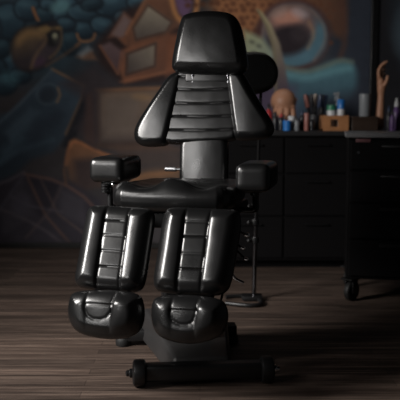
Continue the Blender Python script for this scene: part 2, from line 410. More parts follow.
# dark wheel, low left
f([(-60,200),(24,172),(72,182),(100,200),(112,248),(-60,252)], (40,38,46), 3)
f([(28,176),(60,184),(54,206),(40,220)], (34,32,40), 2.5); f([(0,206),(22,180),(34,214),(4,236)], (48,46,54), 3); f([(60,188),(84,200),(86,226),(60,214)], (50,48,56), 3)
l([(24,174),(60,181),(92,202),(112,236)], 2.6, (84,60,54), 1.5, .9, 1); l([(28,178),(46,216),(76,250)], 2.2, (82,58,50), 1.5, .8); l([(-30,204),(0,208),(40,226),(70,250)], 2.4, (66,60,66), 1.6, .8, 1)
l([(62,184),(52,208),(26,238)], 2.2, (64,54,56), 1.6, .8); l([(24,174),(2,206),(-16,240)], 2.2, (60,58,68), 1.6, .7)
f([(-60,226),(20,240),(110,240),(112,252),(-60,252)], (36,34,40), 4, a=.7)
f([(-150,120),(-40,100),(-20,240),(-150,250)], (44,46,54), 12)
l([(-20,190),(10,180),(24,172)], 2.4, (70,66,74), 1.4, .8); l([(40,178),(58,214),(98,244)], 1.8, (74,60,56), 1.2, .7); l([(10,196),(30,206),(62,212)], 1.8, (64,60,70), 1.2, .7)
f(ell(20,205,9,12,20), (54,52,62), 3, a=.7); f([(4,132),(30,108),(40,112),(12,142)], (60,80,94), 3, a=.55); f([(24,134),(60,108),(66,116),(34,146)], (36,46,58), 3, a=.6)
f([(86,96),(92,92),(96,150),(84,140)], (62,46,44), 2.5, a=.8); l([(70,150),(64,170),(66,184)], 2, (92,60,44), 1.4, .8); f([(98,146),(160,142),(182,150),(120,152)], (74,54,44), 3, a=.7)
# eye creature: spotted hide
f([(330,-60),(400,-60),(400,150),(330,150)], (28,34,44), 6)
f([(200,-60),(340,-60),(348,0),(346,40),(332,36),(326,14),(300,2),(272,6),(258,26),(248,40),(232,38),(214,10)], (112,68,40), 4, (62,40,30), (262,0), (338,24), smooth=1)
f([(206,6),(226,20),(248,26),(256,20),(262,12),(240,-20)], (128,80,46), 5, a=.6)
rs = random.Random(5)
for gx in range(-2, 24):
    for gy in range(-6, 8):
        x = 200+gx*7.4+(gy % 2)*3.7+rs.uniform(-1.6, 1.6); y = -2+gy*6.6+rs.uniform(-1.4, 1.4)
        dd = math.hypot((x-293)/1.05, y-33)
        lim = 34 if x < 262 else 44
        if dd > 35 and y < lim and x < 334 and (x > 300 or y < 8+max(0, (x-206))*.75):
            k = rs.uniform(.75, 1.25); an = rs.uniform(0, 60)
            f([(x+2.9*k*math.cos(R(an+q*60+rs.uniform(-14, 14))), y+2.5*k*math.sin(R(an+q*60))) for q in range(6)], (72,40,26), 1.3, a=.8, smooth=1)
l([(336,-30),(343,10),(346,40),(340,58)], 5, (62,38,30), 3, .7, 1)
# lids and eyeball
f(ell(293,35,37,36), (58,34,32), 3); f(ell(294,34,32.5,32), (60,55,58), 2, (44,74,88), (288,8), (304,66))
f(ell(304,40,22,24,30), (52,84,100), 4, a=.8)
f(ell(290,25,26,21,-8), (84,64,62), 5); f(ell(287,18,15,9,-4), (142,94,78), 4.5); f(ell(300,13,9,5,20), (132,122,126), 3, a=.6); f(ell(280,12,9,5,-30), (120,104,98), 3, a=.5)
f(ell(289,40,21,15,-10), (30,25,30), 4); f(ell(300,34,9,9,0), (44,38,42), 4, a=.7)
l([(268,58),(286,64),(304,60),(318,46),(321,28)], 6, (52,86,100), 3.5, .8, 2); l([(309,22),(315,34),(308,48)], 2.5, (130,98,66), 2.2, .55, 1)
l([(262,36),(266,18),(284,5),(306,6),(322,20),(327,40),(314,60)], 2, (104,84,74), 1.6, .55, 2)
# lower lid, teal cheek
f([(244,30),(262,38),(274,52),(274,70),(258,74),(244,60)], (116,120,88), 3, (84,98,92), (246,36), (272,70))
for x, y in [(252,42),(259,46),(254,53),(264,55)]: f(ell(x, y, 2.8, 1.9, 20), (58,62,54), 1.5, a=.75)
f([(276,70),(290,70),(312,72),(334,60),(350,60),(358,72),(356,92),(344,108),(318,116),(276,120)], (46,82,92), 4, (30,46,60), (320,66), (318,114), smooth=2)
l([(284,67),(304,73),(324,67),(340,60),(352,62)], 3.5, (92,102,84), 3, .65, 1); l([(286,74),(306,79),(330,72),(350,68)], 5, (66,112,120), 4, .7, 1)
f([(318,100),(380,90),(380,150),(300,150),(296,124)], (30,36,46), 8, a=.8)
f([(240,70),(262,70),(276,96),(270,112),(240,112)], (50,42,60), 4); f([(266,80),(296,86),(296,118),(266,118)], (52,44,62), 5, a=.7)
# horn
f([(257,9),(262,12),(271,24),(280,44),(285,66),(290,96),(273,96),(274,66),(272,46),(266,26)], (132,122,86), 1.6, (52,44,54), (262,12), (282,90))
l([(258,10),(268,28),(274,48),(276,70),(276,92)], 2, (84,78,56), 1.4, .8, 1)
#--MURAL-END
def build_mural(mp, gain):
    co = np.empty((len(mp.P), 3))
    co[:, 0] = mp.W[:, 0]; co[:, 1] = WY-.012; co[:, 2] = mp.W[:, 1]
    col = mp.col; lum = col@np.array([.3, .55, .15]); col = (col*.78+lum[:, None]*.22+np.array([2.5, 1.5, 1.0]))/255.0
    colr = np.where(col <= .04045, col/12.92, ((col+.055)/1.055)**2.4)*gain
    nx, ny = mp.nx, mp.ny
    j, i = np.meshgrid(np.arange(ny-1), np.arange(nx-1), indexing='ij')
    a = (j*nx+i).ravel(); faces = np.c_[a, a+1, a+nx+1, a+nx]
    # thin board: an added back ring gives it thickness
    ring = list(range(nx))+[k*nx+nx-1 for k in range(1, ny)]+[(ny-1)*nx+k for k in range(nx-2, -1, -1)]+[k*nx for k in range(ny-2, 0, -1)]
    base = len(co); back = co[ring].copy(); back[:, 1] = WY+.028
    co2 = np.vstack([co, back]); n = len(ring); F = [tuple(int(v) for v in q) for q in faces]
    F += [(ring[k], base+k, base+(k+1) % n, ring[(k+1) % n]) for k in range(n)]
    me = bpy.data.meshes.new('painted_mural'); me.from_pydata([tuple(v) for v in co2], [], F)
    at_ = me.color_attributes.new('paint', 'FLOAT_COLOR', 'POINT')
    full = np.ones((len(co2), 4), np.float32); full[:base, :3] = colr; full[base:, :3] = .02
    at_.data.foreach_set('color', full.ravel()); me.update()
    return me
def mural_mat():
    m = bpy.data.materials.new('mural_paint'); m.use_nodes = True; nt = m.node_tree; b = nt.nodes['Principled BSDF']
    a = nt.nodes.new('ShaderNodeVertexColor'); a.layer_name = 'paint'
    tc = nt.nodes.new('ShaderNodeTexCoord'); n = nt.nodes.new('ShaderNodeTexNoise'); n.inputs['Scale'].default_value = 14; n.inputs['Detail'].default_value = 6
    nt.links.new(tc.outputs['Object'], n.inputs['Vector'])
    mr = nt.nodes.new('ShaderNodeMapRange'); mr.inputs['To Min'].default_value = .8; mr.inputs['To Max'].default_value = 1.2; nt.links.new(n.outputs['Fac'], mr.inputs['Value'])
    sc = nt.nodes.new('ShaderNodeVectorMath'); sc.operation = 'SCALE'; nt.links.new(a.outputs['Color'], sc.inputs[0]); nt.links.new(mr.outputs['Result'], sc.inputs['Scale'])
    nt.links.new(sc.outputs['Vector'], b.inputs['Base Color']); b.inputs['Roughness'].default_value = .65; b.inputs['Specular IOR Level'].default_value = .2
    bp = nt.nodes.new('ShaderNodeBump'); bp.inputs['Strength'].default_value = .1; nt.links.new(n.outputs['Fac'], bp.inputs['Height']); nt.links.new(bp.outputs['Normal'], b.inputs['Normal'])
    return m
MGAIN = 3.3
MUR = mural_mat()
mural = link('painted_mural', build_mural(mp, MGAIN), MUR)
tag(mural, 'large dark painted mural of a big eye, bug head and brown crates', 'mural')
# black upright frame strip beside it and the next panel
bm = bmesh.new(); box(bm, ((a0+a1)/2, WY-.005, (MZ0+MZ1)/2), (a1-a0, .06, MZ1-MZ0), bev=.004)
tag(obj('frame_strip', bm, BLACKMETAL, smooth=False), 'black upright frame strip at the right edge of the mural', 'frame')
mp2 = Paint(a1+.001, MZ0, RX-.03, MZ1, .02, (17, 18, 22))
mp2.fill([(390,-90),(480,-90),(480,60),(404,70),(392,30)], (24,31,38), 8); mp2.fill(ell(412,30,18,30,10), (38,50,58), 6); mp2.line([(402,-20),(406,40),(424,90)], 4, (46,42,42), 3, .6)
pan = link('side_painting', build_mural(mp2, MGAIN), MUR)
tag(pan, 'dark blue painted panel right of the black frame strip, behind the raised hand', 'mural')

# ------------------------------------------------------------------ tattoo chair
YAW = R(-13)
XL = Vector((math.cos(YAW), math.sin(YAW), 0)); YL = Vector((-math.sin(YAW), math.cos(YAW), 0)); ZL = Vector((0, 0, 1))
OC = Vector((-.06, 3.05, 0))
def loc(x, y, z): return OC+XL*x+YL*y+ZL*z
BY = R(5); BX = Vector((math.cos(BY), math.sin(BY), 0)); BYv = Vector((-math.sin(BY), math.cos(BY), 0))
CB = Vector((floor_at(204, 386).x, floor_at(204, 386).y, 0))       # base frame origin: middle of the front bar on the floor
def bloc(x, y, z): return CB+BX*x+BYv*y+ZL*z
RB = Matrix.Rotation(BY, 3, 'Z'); RL = Matrix.Rotation(YAW, 3, 'Z')
chair = thing('tattoo_chair', (OC.x, OC.y, 0), 'black padded leather tattoo chair with split leg rests on a low crossbar base', 'chair')
off = chair.location.copy()
# front crossbar
bm = bmesh.new(); rz = .047
box(bm, bloc(0, .02, .052), (.44, .06, .062), RB, .012, 3)
bar = obj('base_crossbar', bm, BLACKMETAL, chair, off)
for s in (-1, 1):
    bm = bmesh.new(); c = bloc(s*.236, .02, .050)
    lathe(bm, [(0, -.024), (.040, -.024), (.048, -.019), (.050, -.012), (.050, .012), (.048, .019), (.040, .024), (.022, .026), (.02, .024), (0, .024)], c, 32, BX*s)
    cap = obj('end_cap', bm, BLACKMETAL, bar, off)
    bm = bmesh.new(); lathe(bm, [(0, .02), (.017, .02), (.017, .034), (.012, .038), (.012, .046), (.007, .05), (0, .051)], c, 20, BX*s)
    b_ = obj('axle_bolt', bm, CHROME if s > 0 else BLACKMETAL, bar, off)
    if s > 0: b_['label'] = 'bright chrome axle bolt'
# sloped base cover
bm = bmesh.new()
def hexa(bm, F, B, bev=.01):
    vs = [bm.verts.new(p) for p in F+B]
    for q in [(0,1,2,3),(7,6,5,4),(0,4,5,1),(1,5,6,2),(2,6,7,3),(3,7,4,0)]: bm.faces.new([vs[i] for i in q])
    bmesh.ops.bevel(bm, geom=list({e for v in vs for e in v.link_edges}), offset=bev, segments=3, profile=.5, affect='EDGES')
hexa(bm, [bloc(-.125,.058,.02), bloc(.115,.058,.02), bloc(.10,.064,.088), bloc(-.105,.064,.088)],
         [bloc(-.24,.60,.02), bloc(.165,.60,.02), bloc(.15,.58,.15), bloc(-.215,.58,.15)], .014)
cover = obj('base_cover', bm, COVER, chair, off)
bm = bmesh.new(); box(bm, bloc(-.065, .53, .045), (.48, .06, .05), RB, .01, 2)
rear = obj('rear_crossbar', bm, BLACKMETAL, chair, off)
for x in (-.30, .165):
    bm = bmesh.new(); lathe(bm, [(0, 0), (.032, 0), (.034, .004), (.034, .03), (.03, .036), (.014, .04), (.014, .075), (0, .076)], bloc(x, .53, 0), 24); box(bm, bloc(x, .53, .06), (.05, .07, .045), RB, .008)
    obj('foot', bm, RUBBER, rear, off)
# column
bm = bmesh.new(); box(bm, bloc(-.04, .36, .24), (.20, .26, .26), RB, .02, 3)
col = obj('lift_column', bm, BLACKMETAL, chair, off)
bm = bmesh.new(); cc = loc(0, .02, 0); lathe(bm, [(0, .34), (.055, .34), (.055, .60), (0, .60)], (bloc(-.04, .36, 0).x, bloc(-.04, .36, 0).y, 0), 28)
obj('piston', bm, STEEL, col, off)['label'] = 'bare steel piston'
# seat frame and seat
bm = bmesh.new(); box(bm, loc(0, .03, .606), (.36, .40, .03), RL, .008)
for s in (-1, 1): box(bm, loc(s*.20, .05, .615), (.03, .40, .045), RL, .008)
box(bm, loc(-.01, -.17, .60), (.40, .04, .075), RL, .008)
box(bm, loc(0, .03, .585), (.16, .24, .06), RL, .01)
fr = obj('seat_frame', bm, BLACKMETAL, chair, off)
for px, py, Y, rr in [(247, 235, 2.98, .008), (243, 248, 2.98, .006), (246, 259, 2.98, .006)]:
    c = at(px, py, Y); bm = bmesh.new()
    lathe(bm, [(0, -.01), (rr, -.01), (rr*1.1, -.004), (rr*1.1, .004), (rr*.8, .01), (0, .011)], c, 20, XL-YL*.6)
    b2 = bmesh.new(); tube(b2, [c-(XL-YL*.6).normalized()*.008, loc(.13, .06, .60-max(0, .60-c.z)*.5), loc(.12, .08, .60)], .005, 8)
    obj('knob_rod', b2, BLACKMETAL, fr, off)
    obj('adjustment_knob', bm, CHROME, fr, off)['label'] = 'small chrome adjustment knob'
bm = bmesh.new(); tube(bm, curve_pts([bloc(.10,.36,.22), at(229,275,2.95), at(236,279,2.93), at(244,283,2.92)]), .0055, 10)
obj('pedal_lever', bm, CHROME, fr, off)['label'] = 'chrome lever reaching past the right leg pad'
spl = Plane(loc(0, 0, .682), XL, YL); spl.n = Vector((0, 0, 1))
def seat_wave(V, d):
    k = np.clip(d/.05, 0, 1); fr_ = np.clip((.12-V[:, 1])/.3, 0, 1)
    return k*(.015*np.cos(2*PI*(V[:, 0])/.235)*fr_ + .008*np.exp(-((V[:, 0]-.0)/.05)**2)*fr_ + .012*np.exp(-((V[:, 1]+.17)/.05)**2))
pad('seat', [(-.25,-.218),(-.1,-.236),(0,-.238),(.1,-.236),(.222,-.218),(.23,0),(.215,.24),(.1,.265),(-.1,.265),(-.22,.24),(-.25,0)], spl, .038, .058, .045, 2.2,
    seams=[([(-.232,-.175),(.232,-.175)], .003, .005, .004, .02)], parent=chair, off=off, px=False, extra=seat_wave, wav=.003)
# leg rests (calf pads) and foot pads
tl = R(24)
def tplane(o, tilt): return Plane(o, XL, YL*math.sin(tilt)+ZL*math.cos(tilt))
def onY(px, py, ly):                                   # point on the plane local y = ly under the pixel
    d = ray(px, py); t = (loc(0, ly, 0)-EYE).dot(YL)/d.dot(YL); return EYE+d*t
SD = (.0042, .0042, .0, .02)
SH = (.0046, .0026, .0008, .006)
pLl = tplane(onY(118, 212, -.275), tl); pLr = tplane(onY(200, 214, -.275), tl)
cl = pad('leg_rest', [(93,205.5),(112,206),(132,207.5),(149,208.5),(154.5,212),(155,222),(153,235),(149,262),(145.5,283),(141,291),(130,293.5),(104,291.5),(86,289),(77,286.5),(75,279),(77,268),(80.5,250),(85.5,222),(88,211)], pLl, .030, .03, .046, 2.1, cu=.009, bol=[([(110,205),(98,290)],.015,.05),([(133,206),(121,294)],.015,.05)],
    seams=[([(110,205),(98,290)],)+SD, ([(133,206),(121,294)],)+SD]+[([(a,y),(b,y+1.4)],)+SH for a, b, y in [(107.5,130,223),(105.5,128,237.5),(103.3,126,253),(101.2,123.5,268.5)]], parent=chair, off=off, backr=.03)
cr = pad('leg_rest', [(170,207.5),(190,208),(213,209),(233,209.5),(240,212.5),(241.5,224),(239.5,238),(235.5,262),(231.5,284),(226,293),(214,296.5),(180,294.5),(162,292.5),(155,289.5),(153.5,281),(155,270),(158.5,250),(162,224),(165.5,212)], pLr, .030, .03, .046, 2.1, cu=.009, bol=[([(188.5,207),(178,294)],.015,.05),([(213,208),(201.5,296)],.015,.05)],
    seams=[([(188.5,207),(178,294)],)+SD, ([(213,208),(201.5,296)],)+SD]+[([(a,y),(b,y+.8)],)+SH for a, b, y in [(186.5,210,224),(184.8,208.5,239),(182.6,206.5,255.5),(180.8,204,271)]], parent=chair, off=off, backr=.03)
tf = R(14)
pFl = tplane(onY(106, 312, -.455), tf); pFr = tplane(onY(190, 318, -.455), tf)
def usag(V, d): return -.006*np.clip((V[:, 1]-.0)/.08, -1, 1)
SB = (.0048, .0027, .0014, .007)
FS = (.0026, .0036, .0006, .012)
pad('foot_pad', [(74,291.5),(100,289.5),(125,291),(140,294),(144,303),(145,318),(141,331),(132,337),(116,340),(95,338),(78,333),(70,323),(68,311),(70,298)], pFl, .032, .03, .045, 2.0, cu=.016, bol=[([(118,286),(113,340)],.019,.05,.6),([(90.5,286),(89,340)],.005,.03,.6)], ring=([(90.5,286),(89.5,300),(89,309),(92,315.5),(98,319),(105,319.5),(111,317.5),(115.5,312),(117,303),(118,286)],.003,.034),
    seams=[([(90.5,289),(89.5,300),(89,309),(92,315.5),(98,319),(105,319.5),(111,317.5),(115.5,312),(117,303),(118,290)],)+FS, ([(90,303.5),(116.5,305)],)+SH], parent=chair, off=off, backr=.03)
pad('foot_pad', [(157,296),(180,294.5),(205,296),(221,299),(227,305),(229,318),(225,332),(214,340),(194,344.5),(176,343),(160,337.5),(153,328),(151,314),(152.5,302)], pFr, .032, .03, .045, 2.0, cu=.016, bol=[([(201,290),(197,344)],.019,.05,.6),([(174.5,290),(173,344)],.005,.03,.6)], ring=([(174.5,290),(173.5,306),(173,315),(176,321),(183,324.5),(191,324.5),(196,321.5),(199,315),(200.3,306),(200.8,290)],.003,.034),
    seams=[([(174.5,294),(173.5,306),(173,315),(176,321),(183,324.5),(191,324.5),(196,321.5),(199,315),(200.3,306),(200.8,295)],)+FS, ([(174,309.5),(200,311)],)+SH], parent=chair, off=off, backr=.03)
for pc, pf in ((pLl, pFl), (pLr, pFr)):
    bm = bmesh.new()
    for s in (-.06, .06):
        tube(bm, [pc.o-pc.n*.035+XL*s+pc.w*.0-YL*0, pc.o-pc.n*.04+XL*s-pc.w*.25, pf.o-pf.n*.035+XL*s], .011, 10)
        tube(bm, [pc.o-pc.n*.035+XL*s, loc((pc.o-OC).dot(XL)+s*.8, -.10, .612)], .011, 10)
    obj('leg_rest_bracket', bm, BLACKMETAL, chair, off)
# backrest: panel, two side bolsters, stem
rb = R(9)
pB = tplane(onY(205, 140, .265), rb)
bk = pad('backrest', [(178,69),(205,68),(233,69),(236,90),(238,115),(239,137),(232,142),(204,144),(170,145),(163,141),(167,120),(173,95)], pB, .040, .04, .018, 2.2, cu=.006,
    seams=[([(a,y),((a+b)/2,y+.8),(b,y-.6)],)+SB for a, b, y in [(176,233,78.5),(173,236,91),(170,237,104.5),(167,238,117.5),(165,239,131)]], parent=chair, off=off)
pBw = Plane(pB.o+pB.n*.006, pB.u, pB.w)
pad('side_bolster', [(187,71),(177,71.5),(168,77),(158,92),(147,108),(137,124),(134,134),(136,142.5),(144,147),(158,147),(169,145.5),(173,135),(178,113),(183,92)], pBw, .036, .04, .03, 2.0, cu=.014, cw=.006, parent=bk, off=off)
pad('side_bolster', [(224,69.5),(236,69.5),(244,73),(252,88),(262,105),(272.5,121),(275,129),(272,136),(264,139.5),(248,141),(234,140.5),(231.5,128),(228.5,104),(225.5,84)], pBw, .036, .04, .03, 2.0, cu=.014, cw=.006, parent=bk, off=off)
pS = tplane(pB.p(0, 0, -.002), R(7))
pad('backrest_stem', [(181,133),(204,132),(227,132),(228.5,150),(228,168),(228,186),(220,190),(204,191),(186,190),(180,186),(180,168)], pS, .03, .035, .022, 2.4, cu=.010, parent=bk, off=off)
bm = bmesh.new(); box(bm, pB.p(0, -.13, -.05), (.12, .05, .34), RL@Matrix.Rotation(-rb, 3, 'X'), .01)
box(bm, loc(.02, .22, .63), (.14, .12, .05), RL, .01)
obj('back_support', bm, BLACKMETAL, bk, off)
bm = bmesh.new(); a, b = onY(165, 169, .27), onY(186, 169.5, .27)
lathe(bm, [(0, 0), (.009, 0), (.0105, .003), (.0105, .05), (.006, .052), (.006, .10), (0, .10)], a, 18, (b-a).normalized())
obj('release_pin', bm, STEEL, bk, off)['label'] = 'bare steel release pin beside the stem'
# headrest
pH = tplane(onY(208, 45, .275), R(9))
hd = pad('headrest', [(189,14.5),(205,12),(222,12.5),(234,15),(241,24),(245,42),(248,60),(248,70),(240,74.5),(210,75),(184,74),(173,71.5),(173,62),(176,46),(180,28),(183,18)], pH, .052, .035, .036, 2.6,
    seams=[([(180,27),(174.8,60),(176,66.5),(184,68.5),(210,69.5),(236,69),(241,66.5),(240.5,58),(237,36),(233,20),(226,16.5),(205,15.8),(190,18),(180,27)], .0022, .0028, 0, .01)],
    parent=chair, off=off, cu=.013, cw=.015)
for px in (192.5, 228):
    bm = bmesh.new(); a = onY(px, 71, .262); b = onY(px, 83, .262); tube(bm, [a+ZL*.02, b], .0042, 14); lathe(bm, [(0, 0), (.008, 0), (.009, .003), (.008, .006), (0, .0065)], onY(px, 76.5, .262), 16)
    obj('headrest_post', bm, GUNMETAL, hd, off)['label'] = 'dark chrome headrest post'
bm = bmesh.new(); box(bm, pH.p(0, -.11, -.02), (.2, .03, .10), RL@Matrix.Rotation(-R(8), 3, 'X'), .012, 3)
obj('headrest_bracket', bm, BLACKMETAL, hd, off)
# armrests
for s, lx, zc in ((-1, -.307, .770), (1, .283, .749)):
    bm = bmesh.new(); rbox(bm, loc(lx, .055, zc), (.142 if s < 0 else .132, .27, .098 if s < 0 else .106), .026, XL, YL, ZL, 14, .005)
    ar = obj('armrest', bm, LEATHER, chair, off, angle=80)
    bm = bmesh.new(); q = -.035 if s < 0 else .0
    tube(bm, [loc(lx+.0, q+.01, zc-.045), loc(lx+.0, q+.01, .62)], .012, 14)
    box(bm, loc(lx, .055, zc-.054), (.06, .2, .012), RL, .003)
    tube(bm, curve_pts([loc(lx, q+.01, .64), loc(lx-s*.01, q+.02, .615), loc(lx-s*.10, q+.05, .615)]), .012, 12)
    obj('arm_post', bm, BLACKMETAL, ar, off)
    bm = bmesh.new(); c = loc(lx-.012 if s < 0 else lx+.0, q-.012, .695)
    for k in range(3): lathe(bm, [(0, -.006), (.014, -.006), (.017, -.003), (.017, .003), (.014, .006), (0, .006)], c+Vector((0, 0, .013*(k-1))), 18)
    obj('clamp_knob', bm, BLACKMETAL, ar, off)
    bm = bmesh.new(); bmesh.ops.create_uvsphere(bm, u_segments=16, v_segments=10, radius=.009, matrix=Matrix.Translation(loc(lx+.024, q-.02, .712)))
    tube(bm, [loc(lx+.024, q-.02, .712), loc(lx, q+.01, .70)], .004, 8)
    obj('locking_bolt', bm, CHROME, ar, off)['label'] = 'small chrome ball-ended locking bolt'

# ------------------------------------------------------------------ arm support stand behind the chair
sb = floor_at(252, 300); sb.z = 0
st = thing('arm_support_stand', sb, 'black arm support stand with a round pad and chrome pole, behind the headrest', 'stand')
top = at(262, 73, sb.y)
bm = bmesh.new()
fa = [floor_at(226, 297, .012), floor_at(240, 296, .012), floor_at(252, 297, .012), floor_at(260, 300.5, .012), floor_at(261, 304, .012), floor_at(252, 305.5, .012), floor_at(238, 304.5, .012), floor_at(226, 303, .012)]
tube(bm, curve_pts(fa, 6), .011, 12); box(bm, sb+Vector((0, 0, .016)), (.11, .09, .024), bev=.006)
obj('base', bm, BLACKMETAL, st, sb)
bm = bmesh.new(); pt = at(256.5, 192, sb.y); tube(bm, [sb+Vector((0.01, 0, .02)), pt], .0115, 18); obj('lower_pole', bm, GUNMETAL, st, sb)['label'] = 'chrome lower pole'
bm = bmesh.new(); tube(bm, [pt-Vector((0, 0, .05)), top-Vector((0, -.05, .06))], .008, 14); obj('upper_pole', bm, CABINET, st, sb)
for py in (206, 222, 240):
    bm = bmesh.new(); c = at(255, py, sb.y); lathe(bm, [(0, -.014), (.02, -.014), (.021, -.008), (.021, .008), (.02, .014), (0, .014)], c, 20)
    tube(bm, [c, c+Vector((-.03, -.02, 0))], .006, 8); bmesh.ops.create_uvsphere(bm, u_segments=12, v_segments=8, radius=.012, matrix=Matrix.Translation(c+Vector((-.034, -.022, 0))))
    obj('collar', bm, BLACKMETAL, st, sb)
pP = Plane(top, (.95, .28, 0), (.0, .05, 1))
pad('arm_pad', [(234,54),(250,51),(266,53),(276,63),(278.5,76),(274,88),(262,94),(246,95),(234,92)], pP, .045, .035, .04, 2.0, parent=st, off=sb, it=2)

# ------------------------------------------------------------------ counter and cart
CT = .882
cx0, cx1 = at(214, 200, 4.8).x, RX-.05
counter = thing('storage_counter', ((cx0+cx1)/2, 5.12, 0), 'long black storage counter along the back wall holding the bottles and boxes', 'counter'); cof = counter.location.copy()
bm = bmesh.new(); box(bm, ((cx0+cx1)/2, 5.12, CT/2-.015+.03), (cx1-cx0, .60, CT-.09), bev=.004); box(bm, ((cx0+cx1)/2, 5.15, .03), (cx1-cx0-.04, .5, .06)); obj('body', bm, CABINET, counter, cof, smooth=False)
bm = bmesh.new(); box(bm, ((cx0+cx1)/2, 5.11, CT-.015), (cx1-cx0+.04, .66, .03), bev=.005); obj('worktop', bm, TOPBLACK, counter, cof, smooth=False)
w = .42; x = cx0+.02
while x+w < cx1:
    for z0, z1 in ((.08, .34), (.35, .61), (.62, .84)):
        bm = bmesh.new(); box(bm, (x+w/2, 4.815, (z0+z1)/2), (w-.012, .02, z1-z0), bev=.003); d_ = obj('drawer', bm, CABINET, counter, cof, smooth=False)
        bm = bmesh.new(); zz = z1-.045; tube(bm, [(x+w/2-.07, 4.806, zz), (x+w/2-.07, 4.788, zz), (x+w/2+.07, 4.788, zz), (x+w/2+.07, 4.806, zz)], .005, 8); obj('handle', bm, BLACKMETAL, d_, cof)
    x += w
KY = 3.98; KT = .893
kx0 = at(346, 200, KY).x; kx1 = kx0+.62
cart = thing('tool_cart', ((kx0+kx1)/2, KY+.2, 0), 'black rolling drawer cart with a grey top at the right edge', 'cart'); kof = cart.location.copy()
bm = bmesh.new(); box(bm, ((kx0+kx1)/2, KY+.21, (.125+KT-.03)/2), (kx1-kx0, .40, KT-.03-.125), bev=.006); obj('body', bm, CABINET, cart, kof, smooth=False)
bm = bmesh.new(); box(bm, ((kx0+kx1)/2, KY+.2, KT-.0125), (kx1-kx0+.03, .44, .025), bev=.006, seg=3); obj('top', bm, TOPGREY, cart, kof)['label'] = 'grey worktop slab'
zs = [.14, .34, .53, .70, .855]
for i in range(4):
    bm = bmesh.new(); box(bm, ((kx0+kx1)/2, KY+.0, (zs[i]+zs[i+1])/2), (kx1-kx0-.03, .022, zs[i+1]-zs[i]-.01), bev=.004); d_ = obj('drawer', bm, CABINET, cart, kof, smooth=False)
    bm = bmesh.new(); zz = zs[i+1]-.03; box(bm, ((kx0+kx1)/2, KY-.02, zz), (.28, .014, .016), bev=.004)
    for q in (-.12, .12): box(bm, ((kx0+kx1)/2+q, KY-.010, zz), (.012, .02, .012))
    obj('handle', bm, BLACKMETAL, d_, kof)
    if i == 3:
        bm = bmesh.new(); c = at(362.5, 140.5, KY-.013); box(bm, c, (.075, .004, .018), bev=.001); obj('label_plate', bm, LABELRED, d_, kof)['label'] = 'dull red label plate'
        bm = bmesh.new(); c = at(358, 152.5, KY-.010); lathe(bm, [(0, -.006), (.008, -.006), (.009, .003), (.006, .007), (0, .007)], c, 18, (0, -1, 0)); obj('lock', bm, CHROME, d_, kof)['label'] = 'round chrome lock'
for ix, xx in enumerate((kx0+.03, kx1-.05)):
    for yy in (KY+.03, KY+.36):
        bm = bmesh.new()
        box(bm, (xx, yy, .122), (.07, .08, .008)); 
        for s in (-.024, .024): box(bm, (xx+s, yy+.008, .085), (.005, .045, .08), bev=.002)
        cs = obj('caster', bm, BLACKMETAL, cart, kof)
        bm = bmesh.new(); lathe(bm, [(0, -.016), (.022, -.016), (.024, -.012), (.044, -.017), (.052, -.012), (.054, 0), (.052, .012), (.044, .017), (.024, .012), (.022, .016), (0, .016)], (xx, yy+.01, .054), 28, (1, 0, 0))
        W_ = obj('wheel', bm, RUBBER, cs, kof)
        for o_ in (cs, W_):
            o_.data.transform(Matrix.Translation(Vector((xx, yy, 0))-kof) @ Matrix.Rotation(R(-38), 4, 'Z') @ Matrix.Translation(kof-Vector((xx, yy, 0))))

cart.rotation_euler = (0, 0, R(-10)); cart.location = kof+Vector((.034, -.057, 0))
# ------------------------------------------------------------------ things on the counter
def bottle_at(px, top_py, Y, wpx, prof, body_m, cap_m, label, group=None, z0=CT, cat='bottle', name='ink_bottle', capfrac=.2):
    b = at(px, 129, Y); b.z = z0; top = at(px, top_py, Y).z; h = top-z0; r = wpx/2*Y/FPX
    t = thing(name, b, label, cat, group)
    bm = bmesh.new(); hb = h*(1-capfrac)
    lathe(bm, [(0, 0), (r*.92, 0), (r, .004), (r, hb*.72), (r*.9, hb*.82), (r*.5, hb*.93), (r*.45, hb), (0, hb)] if prof == 'neck' else [(0, 0), (r*.9, 0), (r, .004), (r, hb*.95), (r*.94, hb), (0, hb)], (0, 0, 0), 20); obj('body', bm, body_m, t)
    bm = bmesh.new(); cr_ = r*.55 if prof == 'neck' else r*1.02
    if prof == 'neck': lathe(bm, [(0, hb-.004), (cr_, hb-.004), (cr_, hb+(h-hb)*.4), (cr_*.6, hb+(h-hb)*.6), (cr_*.35, h), (0, h)], (0, 0, 0), 16)
    else: lathe(bm, [(0, hb), (cr_, hb), (cr_, h-.003), (cr_*.9, h), (0, h)], (0, 0, 0), 20)
    obj('cap', bm, cap_m, t); return t
G = 'ink bottles on the counter'
bottle_at(268.5, 103, 5.02, 7, 'neck', P_RED, P_DARK, 'red bottle with a dark cap half behind the chair back', G)
bottle_at(275, 111, 4.92, 6, 'neck', P_DARK, P_DARK, 'small dark bottle left of the red-capped one, in front of the tan hand form', G)
bottle_at(281, 113, 4.92, 6, 'neck', P_DARK, P_RED, 'small dark bottle with a red cap left of the blue cup', G)
bottle_at(291.5, 116, 4.945, 7, 'flat', P_GREY, P_WHITE, 'grey jar with a white lid behind the blue cup', G, capfrac=.3, cat='jar', name='ink_jar')
bottle_at(296.5, 117, 4.9, 6, 'neck', P_GREY, P_DARK, 'grey bottle with a dark cap right of the blue cup', G)
bottle_at(302, 110, 4.96, 6, 'neck', P_DARK, P_NAVY, 'dark bottle with a navy cap left of the rose tube', G)
bottle_at(306.5, 113, 4.88, 5, 'flat', P_ROSE, P_ROSE, 'slim rose-coloured tube standing among the dark bottles', G, cat='tube', name='ink_tube')
bottle_at(311.5, 116, 4.9, 6, 'neck', P_DARK, P_GREY, 'dark bottle with a grey cap right of the rose tube', G)
